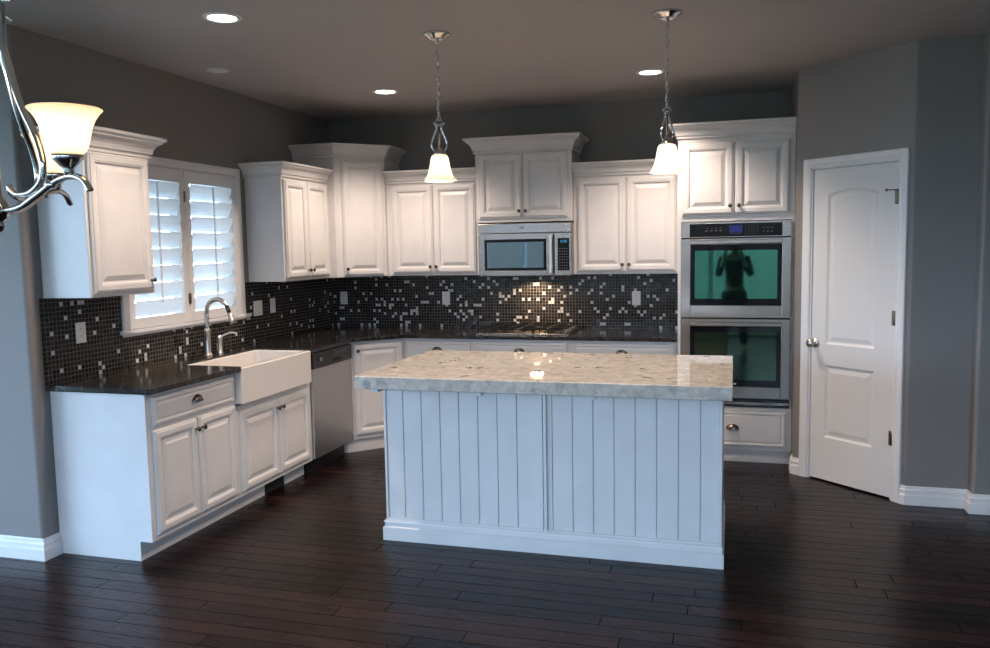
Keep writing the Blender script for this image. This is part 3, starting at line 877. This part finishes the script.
sk.add(vs, fs, False)
o = sk.build('basin', M_sink, t)
o.data.polygons.foreach_set('use_smooth', [False] * len(o.data.polygons))
MB().lathe([(.04, 0), (.042, .003), (.03, .004), (.001, .002)], 20).build('drain', M_nickel, t, loc=(sw / 2, -.42, ZBt + .0225))

# faucet
t = thing('faucet', 'tall brushed nickel gooseneck pull-down faucet behind the sink', 'faucet', (.130, -2.075, CZ1))
MB().lathe([(.030, 0), (.030, .006), (.024, .012), (.020, .02), (.019, .15), (.0215, .155), (.0215, .175), (.014, .185)], 20).build('base', M_nickel, t)
pts = [(0, 0, .18)] + [(0, 0, .27)] + [(.085 - .085 * math.cos(R(a)), 0, .28 + .095 * math.sin(R(a))) for a in range(0, 151, 15)]
MB().tube(smooth_pts(pts, 3), .0145, 12).build('spout', M_nickel, t)
ex, ez = pts[-1][0], pts[-1][2]
dv = Vector((math.sin(R(22)), 0, -math.cos(R(22))))
e0 = Vector((ex, 0, ez))
MB().tube([e0, e0 + dv * .045], .0135, 12).build('collar', M_black, t)
MB().tube([e0 + dv * .043, e0 + dv * .065, e0 + dv * .095, e0 + dv * .118], [.014, .016, .021, .026], 14).build('spray_head', M_nickel, t)
# soap dispenser
t = thing('soap_dispenser', 'brushed nickel deck-mounted soap dispenser with curved spout beside the faucet', 'soap dispenser', (.135, -1.950, CZ1))
MB().lathe([(.024, 0), (.024, .005), (.017, .010), (.016, .085), (.019, .090), (.019, .105), (.013, .118), (.008, .124)], 18).build('base', M_nickel, t)
MB().tube(smooth_pts([(0, 0, .108), (.03, .015, .125), (.06, .03, .138), (.085, .042, .137), (.098, .049, .128)], 4), [.009] + [.007] * 15 + [.008], 10).build('spout', M_nickel, t)
o = MB().lathe([(.020, 0), (.020, .006), (.013, .010), (.012, .018), (.001, .019)], 18).build('disposal_button', M_black, None, loc=(.15, -1.862, CZ1))
tag(o, 'small black disposal button on the granite beside the soap dispenser', 'button')

# cooktop
t = thing('gas_cooktop', 'stainless steel gas cooktop with black grates set in the granite below the microwave', 'cooktop', (1.507, 0, CZ1))
kw, ky0, ky1 = .758, -.578, -.075
MB().prism(rrect(0, kw, ky0, ky1, .012), .0005, .010).build('tray', M_steel, t, .003)
bs = [(.14, -.20, .036), (.14, -.44, .030), (.36, -.32, .045), (.58, -.20, .030), (.58, -.44, .036)]
for x, y, r in bs:
    b = MB().lathe([(r + .01, .010), (r + .01, .018), (r * .9, .020), (r * .9, .028), (r * .8, .031), (.001, .031)], 20).build('burner', M_iron, t, loc=(x, y, 0))
for x0, x1 in ((.025, .250), (.252, .468), (.470, .690)):
    g = MB(); xm = (x0 + x1) / 2; zt = .040; r = .0055
    y0, y1 = ky0 + .03, ky1 - .02
    g.tube([(x0, y0, zt), (x1, y0, zt), (x1, y1, zt), (x0, y1, zt)], r, 6, closed=True)
    for x in (xm,): g.box(x - .004, x + .004, y0, y1, zt - .004, zt + .008)
    for y in (y0 + (y1 - y0) * .27, (y0 + y1) / 2, y0 + (y1 - y0) * .73): g.box(x0, x1, y - .004, y + .004, zt - .004, zt + .008)
    for x in (x0, x1):
        for y in (y0, (y0 + y1) / 2, y1): g.box(x - .006, x + .006, y - .006, y + .006, .0102, zt)
    g.build('grate', M_iron, t)
for k in range(5):
    MB().lathe([(.018, .010), (.018, .014), (.014, .016), (.013, .036), (.001, .037)], 16).build('knob', M_black, t, loc=(.725, -.50 + k * .09, 0))

# ------------------------------------------------------------------ island
IX0, IX1 = 1.640, 3.425; IYF, IYB = -2.660, -1.87; ITOP = .880
t = thing('kitchen_island', 'white kitchen island with vertical beadboard front facing the camera', 'island', (0, 0, 0))
MB().box(IX0 + .010, IX1 - .010, IYF + .014, IYB, 0, ITOP).build('carcass', M_paint, t)
xm0, xm1 = 2.512, 2.548
def bead(x0, x1, xg):
    mb = MB(); e = [x0] + xg + [x1]; g = .0013
    for a, b in zip(e[:-1], e[1:]):
        a2 = a + (g if a != x0 else 0); b2 = b - (g if b != x1 else 0)
        mb.add([(a2, IYF + .0135, .11), (b2, IYF + .0135, .11), (b2, IYF + .0135, ITOP), (a2, IYF + .0135, ITOP),
                (a2, IYF + .005, .11), (a2 + .0025, IYF + .002, .11), (b2 - .0025, IYF + .002, .11), (b2, IYF + .005, .11),
                (a2, IYF + .005, ITOP), (a2 + .0025, IYF + .002, ITOP), (b2 - .0025, IYF + .002, ITOP), (b2, IYF + .005, ITOP)],
               [(4, 5, 9, 8), (5, 6, 10, 9), (6, 7, 11, 10), (0, 4, 8, 3), (7, 1, 2, 11), (3, 8, 9, 10, 11, 2), (0, 1, 7, 6, 5, 4)])
    return mb
pt = .1063
bead(IX0 + .014, xm0, [IX0 + .014 + .098 + pt * k for k in range(8) if IX0 + .014 + .098 + pt * k < xm0 - .02]).build('beadboard_panel', M_paint, t)
bead(xm1, IX1 - .014, [xm1 + .030 + pt * k for k in range(9) if xm1 + .030 + pt * k < IX1 - .02]).build('beadboard_panel', M_paint, t)
MB().box(xm0, (xm0 + xm1) / 2 - .0015, IYF - .008, IYF + .0135, .11, ITOP).box((xm0 + xm1) / 2 + .0015, xm1, IYF - .008, IYF + .0135, .11, ITOP).build('centre_stile', M_paint, t, .002)
MB().box(IX0, IX0 + .014, IYF - .004, IYB, .11, ITOP).build('corner_trim', M_paint, t, .002)
MB().box(IX1 - .014, IX1, IYF - .004, IYB, .11, ITOP).build('corner_trim', M_paint, t, .002)
ib = [(0, 0), (.022, 0), (.022, .072), (.013, .079), (.013, .098), (.018, .101), (.016, .108), (.006, .113), (.006, .122), (0, .124)]
MB().sweep([(IX0 + .006, IYB), (IX0 + .006, IYF), (IX1 - .012, IYF), (IX1 - .012, IYB)], ib).build('base_moulding', M_paint, t)
for bx_ in (1.675, 2.238, 2.812, 3.378):
    MB().box(bx_ - .020, bx_ + .020, IYF - .19, IYF - .0035, ITOP - .026, ITOP).build('support_bracket', M_paint, t, .002)
o = MB().box(1.589, 3.471, -2.906, -1.810, ITOP + .0005, .946).build('island_countertop', M_isl, None, .004)
tag(o, 'thick pale speckled stone slab topping the kitchen island', 'countertop')

# ------------------------------------------------------------------ outlets and switches
def plate(kind, label, loc, rz, gang=1, group=None):
    t = thing(kind, label, 'outlet' if kind == 'wall_outlet' else 'light switch', loc, rz, group)
    pw = .070 if gang == 1 else .116
    MB().box(-pw / 2, pw / 2, -.006, 0, -.057, .057).build('cover_plate', M_plate, t, .002)
    for g_ in range(gang):
        cx = (g_ - (gang - 1) / 2) * .046
        if kind == 'wall_outlet':
            for z in (-.020, .020):
                s = MB().prism([(cx - .014, -.0075), (cx + .014, -.0075), (cx + .014, -.0062), (cx - .014, -.0062)], z - .013, z + .013).build('socket', M_plate, t)
                MB().box(cx - .007, cx - .005, -.0080, -.0076, z - .002, z + .006).box(cx + .005, cx + .007, -.0080, -.0076, z - .002, z + .006).build('slots', M_dark, s)
        else:
            MB().box(cx - .016, cx + .016, -.0085, -.0062, -.033, .033).build('rocker', M_plate, t, .001)
xw = .0078
plate('wall_outlet', 'white outlet on the mosaic below the wall cabinet left of the window', (xw, -3.040, 1.168), R(90))
plate('light_switch', 'white double rocker switch on the mosaic just right of the window sill', (xw, -1.270, 1.170), R(90), 2)
plate('light_switch', 'narrow white single rocker switch on the window wall mosaic, nearest the room corner', (xw, -1.060, 1.176), R(90), 1)
plate('wall_outlet', 'white outlet on the back mosaic close to the room corner', (.10, -.0078, 1.168), 0)
plate('wall_outlet', 'white outlet on the back mosaic between the corner and the cooktop', (1.075, -.0078, 1.166), 0)
plate('wall_outlet', 'white outlet on the back mosaic between the cooktop and the ovens', (2.713, -.0078, 1.166), 0)

# ------------------------------------------------------------------ ceiling fixtures
def can(x, y, label):
    t = thing('recessed_light', label, 'ceiling light', (x, y, H), 0, 'recessed ceiling lights')
    MB().lathe([(.095, 0), (.092, -.004), (.074, -.007), (.068, -.002), (.068, 0)], 32, cap=False).build('trim_ring', M_trim, t)
    MB().lathe([(.067, -.0025), (.067, -.0005)], 32).build('lens', M_can, t)
    l = bpy.data.lights.new('can_lamp', 'SPOT'); l.energy = CAN_W; l.color = WARM; l.spot_size = R(125); l.spot_blend = .7; l.shadow_soft_size = .05
    o = bpy.data.objects.new('can_lamp', l); C.objects.link(o); o.parent = t; o.location = (0, 0, -.06)
can(1.05, -3.118, 'lit recessed ceiling light in front of the window wall, nearest the camera')
can(1.020, -1.075, 'lit recessed ceiling light over the corner cabinets')
can(2.925, -1.060, 'lit recessed ceiling light beside the right pendant, in front of the ovens')
can(2.93, -3.118, 'recessed ceiling light above the camera side of the island')
t = thing('smoke_detector', 'flat white round detector disc on the ceiling above the window', 'smoke detector', (.332, -2.114, H))
MB().lathe([(.060, -.007), (.068, -.005), (.072, 0)], 32).build('housing', M_trim, t)
MB().lathe([(.040, -.011), (.048, -.0075)], 24).build('grille', M_plate, t)

def chain(mb, p0, p1, link=.036, r=.0022):
    p0, p1 = Vector(p0), Vector(p1); L_ = (p1 - p0).length; n = max(2, round(L_ / (link * .78))); st = (p1 - p0) / n
    for k in range(n):
        c = p0 + st * (k + .5); a = (k % 2) * PI / 2 + .35
        u = Vector((math.cos(a), math.sin(a), 0))
        pts = [c + u * (link * .26 * math.cos(q)) + Vector((0, 0, link * .5 * math.sin(q))) for q in [2 * PI * i / 12 for i in range(12)]]
        mb.tube(pts, r, 5, closed=True)
    return mb
BELL = [(.030, .140), (.040, .137), (.046, .128), (.050, .112), (.054, .088), (.059, .062), (.066, .038), (.077, .018), (.088, .004), (.090, 0)]
def pendant(x, y, label, ztop, rot):
    t = thing('pendant_light', label, 'pendant light', (x, y, 0), rot, None)
    MB().lathe([(.030, H - .030), (.045, H - .024), (.050, H - .016), (.070, H - .010), (.074, H)], 28).lathe([(.004, H - .050), (.010, H - .045), (.010, H - .034), (.014, H - .030)], 14).build('canopy', M_chrome, t)
    zs = ztop            # underside of shade rim
    chain(MB(), (0, 0, H - .045), (0, 0, zs + .325)).build('chain', M_chrome, t)
    MB().tube([(.0, 0, H - .04), (.004, .002, 2.55), (-.004, 0, 2.40), (0, 0, zs + .32)], .0015, 5).build('cord', M_chrome, t)
    fr = MB()
    fr.tube([(.016 * math.cos(a), 0, zs + .318 + .016 * math.sin(a)) for a in [2 * PI * i / 16 for i in range(16)]], .0025, 6, closed=True)
    fr.lathe([(.006, zs + .165), (.006, zs + .295), (.010, zs + .300), (.004, zs + .306)], 10)
    for s in (-1, 1):
        pts = smooth_pts([(s * .030, 0, zs + .312), (s * .014, 0, zs + .296), (s * .013, 0, zs + .276), (s * .026, 0, zs + .245), (s * .040, 0, zs + .212), (s * .041, 0, zs + .185), (s * .030, 0, zs + .165), (s * .020, 0, zs + .163)], 4)
        fr.tube(pts, .0055, 8)
    fr.build('scroll_frame', M_chrome, t)
    MB().lathe([(.034, zs + .136), (.034, zs + .150), (.027, zs + .158), (.022, zs + .170), (.012, zs + .176)], 20).build('socket_cap', M_chrome, t)
    sh = MB().lathe([(r, zs + z) for r, z in BELL][::-1], 36, cap=False).build('lamp_shade', M_shade, t)
    sd = sh.modifiers.new('solid', 'SOLIDIFY'); sd.thickness = .003
    MB().lathe([(.008, zs + .035), (.022, zs + .05), (.024, zs + .07), (.014, zs + .10), (.013, zs + .135)], 16).build('light_bulb', M_bulb, t)
    l = bpy.data.lights.new('pendant_lamp', 'POINT'); l.energy = PEND_W; l.color = WARM; l.shadow_soft_size = .028
    o = bpy.data.objects.new('pendant_lamp', l); C.objects.link(o); o.parent = t; o.location = (0, 0, zs + .030)
pendant(1.928, -2.463, 'chrome chain pendant with bell glass shade over the end of the island nearer the sink', 1.962, R(15))
pendant(3.142, -2.453, 'chrome chain pendant with bell glass shade over the end of the island nearer the ovens', 1.958, R(50))

# ------------------------------------------------------------------ chandelier (hangs close to the camera, mostly off the left edge)
D0 = 2.04
ctr = CAM + Fw * D0 + R2 * ((7 - 495) / 822.69 * D0)
Fh = Vector((ctr.x - CAM.x, ctr.y - CAM.y, 0)).normalized(); Rh = Vector((Fh.y, -Fh.x, 0))
t = thing('chandelier', 'curved nickel chandelier with upturned alabaster glass bowls, close to the camera', 'chandelier', (ctr.x, ctr.y, 0))
ck = MB().lathe([(.004, 1.655), (.012, 1.665), (.014, 1.672), (.010, 1.68), (.020, 1.688), (.026, 1.70), (.026, 1.715), (.020, 1.728), (.010, 1.74), (.008, 2.20), (.018, 2.21), (.020, 2.23), (.010, 2.245), (.006, 2.33), (.006, H - .03), (.06, H - .02), (.065, H)], 20)
ck.build('column', M_chrome, t)
BOWL = [(.38, 0), (.49, .07), (.58, .24), (.64, .45), (.70, .64), (.79, .80), (.90, .92), (.98, .985), (1.0, 1.0)]
for i, a in enumerate((30, 150, 270)):
    # a: from the towards-camera direction, turning to the right
    u = -Fh * math.cos(R(a)) + Rh * math.sin(R(a))
    def q(r, z): return (u.x * r, u.y * r, z)
    arm = MB()
    arm.tube(smooth_pts([q(.015, 1.706), q(.085, 1.711), q(.160, 1.737), q(.230, 1.764), q(.287, 1.774), q(.330, 1.765), q(.352, 1.745), q(.356, 1.738)], 5), .0078, 12)
    arm.lathe([(.011, 1.750), (.013, 1.756), (.013, 1.762), (.009, 1.768)], 12, Matrix.Translation((u.x * .215, u.y * .215, 0)))
    arm.build('arm', M_chrome, t)
    rod = MB().tube(smooth_pts([q(.020, 2.26), q(.062, 2.25), q(.070, 2.202), q(.066, 2.10), q(.086, 2.036), q(.121, 1.948), q(.165, 1.879), q(.189, 1.819), q(.180, 1.771), q(.137, 1.745), q(.086, 1.742), q(.060, 1.753), q(.052, 1.763)], 5), .0080, 12)
    rod.tube(smooth_pts([q(.068, 2.195), q(.09, 2.192), q(.112, 2.190)], 4), .004, 8)
    rod.build('scroll_rod', M_chrome, t)
    c = u * .284
    MB().lathe([(.007, 1.772), (.014, 1.784), (.012, 1.790), (.020, 1.798), (.029, 1.808), (.033, 1.812), (.033, 1.823), (.028, 1.825)], 24).build('shade_cup', M_chrome, t, loc=(c.x, c.y, 0))
    sh = MB().lathe([(r * .079, 1.822 + z * .101) for r, z in BOWL], 40, cap=False).build('lamp_shade', M_shade2, t, loc=(c.x, c.y, 0))
    sd = sh.modifiers.new('solid', 'SOLIDIFY'); sd.thickness = .003; sd.offset = 1
    MB().lathe([(.010, 1.826), (.012, 1.835), (.018, 1.850), (.017, 1.866), (.006, 1.876)], 14).build('light_bulb', M_bulb, t, loc=(c.x, c.y, 0))
    l = bpy.data.lights.new('chandelier_lamp', 'POINT'); l.energy = CHAND_W * .3; l.color = (1, .82, .66); l.shadow_soft_size = .020
    o = bpy.data.objects.new('chandelier_lamp', l); C.objects.link(o); o.parent = t; o.location = (c.x, c.y, 1.898)

# ------------------------------------------------------------------ rear openings and yard; extra windows and fence added for the light
def rear_window(name, x0, x1, z0, z1, bars):
    o = bpy.data.objects.new(name, None); C.objects.link(o); o['kind'] = 'structure'
    f = MB()
    for (a, b, c, d) in [(x0, x1, z0, z0 + .05), (x0, x1, z1 - .05, z1), (x0, x0 + .05, z0, z1), (x1 - .05, x1, z0, z1)] + [(b_ - .035, b_ + .035, z0, z1) for b_ in bars]:
        f.box(a, b, -.09, -.03, c, d)
    f.build('window_frame', M_trim, o)
    MB().box(x0 + .03, x1 - .03, -.062, -.058, z0 + .03, z1 - .03).build('glass_pane', M_glass, o)
    o.location = (0, REAR, 0)
    return o
rear_window('door_2', 1.6, 4.6, .02, 2.34, [3.10])
rear_window('added_window_2', 4.9, 6.7, .3, 2.4, [5.8])  # unseen window added to make up daylight from behind
rear_window('added_window_4', -1.7, 1.0, .3, 2.4, [-.35])  # unseen window put in for more light on the room
wo_ = rear_window('added_window_3', -2.3, 2.3, .3, 2.5, [-.75, .75])  # unseen west window, added to bring daylight onto the pantry side
wo_.rotation_euler = (0, 0, R(-90)); wo_.location = (XW, -6.5, 0)
o = MB().prism([(-40, -60), (45, -60), (45, REAR - .13), (XW - .13, REAR - .13), (XW - .13, 10), (-40, 10)], -.25, -.15).build('lawn', M_lawn); o['kind'] = 'structure'
fn = MB()  # boards added outside to screen bright sky from the steel and glass reflections
for k in range(60):
    fn.box(-9 + k * .35, -9 + k * .35 + .335, -15.03, -15, -.15, 2.3)
fn.box(-9, 12, -15.06, -15.02, -.15, 2.29)
o = fn.build('added_sky_screen', M_sky_screen); o['kind'] = 'structure'

# ------------------------------------------------------------------ photographer and tripod behind the lens (they show in the oven glass)
def skin(name, m, parent, joints, bones, sub=2):
    me = bpy.data.meshes.new(name); me.from_pydata([j[0] for j in joints], bones, []); me.materials.append(m)
    o = bpy.data.objects.new(name, me); C.objects.link(o); o.parent = parent
    me.skin_vertices.new() if hasattr(me.skin_vertices, 'new') and not me.skin_vertices else None
    o.modifiers.new('skin', 'SKIN').use_smooth_shade = True
    for v_, j in zip(me.skin_vertices[0].data, joints): v_.radius = j[1] if isinstance(j[1], tuple) else (j[1], j[1])
    me.skin_vertices[0].data[0].use_root = True
    sb_ = o.modifiers.new('sub', 'SUBSURF'); sb_.levels = sb_.render_levels = sub
    return o
M_skin = mat('skin', (.45, .28, .20), .5); M_shirt = mat('dark_shirt', (.025, .025, .03), .8); M_jean = mat('dark_trousers', (.02, .022, .03), .8); M_hair = mat('dark_hair', (.02, .012, .008), .6)
PX, PY = 3.485, -7.20
t = thing('person', 'person in dark clothes standing behind the lens, mirrored in the upper oven door', 'person', (PX, PY, 0))
def HJ(x, y, z, r, r2=None): return ((x, y, z), (r, r2 or r))
body = [HJ(0, 0, .92, .13, .10), HJ(0, 0, 1.08, .12, .09), HJ(0, 0, 1.26, .14, .10), HJ(0, .01, 1.38, .11, .08), HJ(0, .02, 1.45, .05), HJ(0, .04, 1.51, .055), HJ(0, .05, 1.575, .078, .09), HJ(0, .045, 1.64, .055)]
bb = [(i, i + 1) for i in range(7)]
def add(j, frm): body.append(j); bb.append((frm, len(body) - 1)); return len(body) - 1
for s_ in (-1, 1):
    k = add(HJ(s_ * .17, 0, 1.37, .055), 3); k = add(HJ(s_ * .23, .05, 1.13, .042), k)
    k = add(HJ(s_ * .16 - .01, .18, 1.28, .034), k); k = add(HJ(s_ * .11 - .018, .27, 1.45, .026), k); k = add(HJ(s_ * .098 - .018, .295, 1.535, .020, .032), k)
    for f_ in range(4):
        k2 = add(HJ(s_ * .094 - .018, .315 + .016 * f_ - .01, 1.585, .009), k); add(HJ(s_ * .078 - .018, .330 + .014 * f_ - .01, 1.618, .008), k2)
    k = add(HJ(s_ * .10, 0, .86, .088), 0); k = add(HJ(s_ * .12, .03, .48, .055), k); k = add(HJ(s_ * .14, .0, .10, .038), k); k = add(HJ(s_ * .145, .05, .045, .040, .035), k); add(HJ(s_ * .155, .16, .035, .036, .026), k)
skin('body', M_skin, t, body, bb)
sh_ = [HJ(0, 0, .90, .15, .12), HJ(0, 0, 1.08, .135, .105), HJ(0, 0, 1.26, .155, .115), HJ(0, .01, 1.38, .12, .09)]; sbn = [(0, 1), (1, 2), (2, 3)]
for s_ in (-1, 1):
    n0 = len(sh_); sh_ += [HJ(s_ * .17, 0, 1.37, .07), HJ(s_ * .23, .05, 1.13, .056), HJ(s_ * .16 - .01, .18, 1.28, .045)]; sbn += [(3, n0), (n0, n0 + 1), (n0 + 1, n0 + 2)]
skin('shirt', M_shirt, t, sh_, sbn)
tr_ = [HJ(0, 0, .93, .145, .115)]; tb = []
for s_ in (-1, 1):
    n0 = len(tr_); tr_ += [HJ(s_ * .10, 0, .84, .10), HJ(s_ * .12, .03, .48, .072), HJ(s_ * .14, 0, .09, .060)]; tb += [(0, n0), (n0, n0 + 1), (n0 + 1, n0 + 2)]
skin('trousers', M_jean, t, tr_, tb)
skin('hair', M_hair, t, [HJ(0, .01, 1.63, .085, .085), HJ(0, -.02, 1.56, .085, .07), HJ(0, -.02, 1.48, .06, .05)], [(0, 1), (1, 2)])
fc = MB().lathe([(.004, 0), (.010, .006), (.012, .016), (.003, .034)], 8, Matrix.Translation((0, .135, 1.555)))
for s_ in (-1, 1): fc.lathe([(.001, -.008), (.010, 0), (.001, .008)], 8, Matrix.Translation((s_ * .032, .122, 1.588)))
fc.build('face_features', M_skin, t)
t = thing('handheld_camera', 'black camera held up in both hands by the person, mirrored in the oven door', 'camera', (CAM.x, CAM.y - .09, 1.60))
MB().box(-.065, .065, -.040, .015, -.045, .040).box(-.03, .03, -.035, .005, .040, .062).build('camera_body', M_black, t, .006)
MB().lathe([(.032, .0), (.034, .01), (.034, .035), (.030, .036)], 20, Matrix.Translation((0, .016, -.004)) @ Matrix.Rotation(R(-90), 4, 'X')).build('lens_barrel', M_black, t)
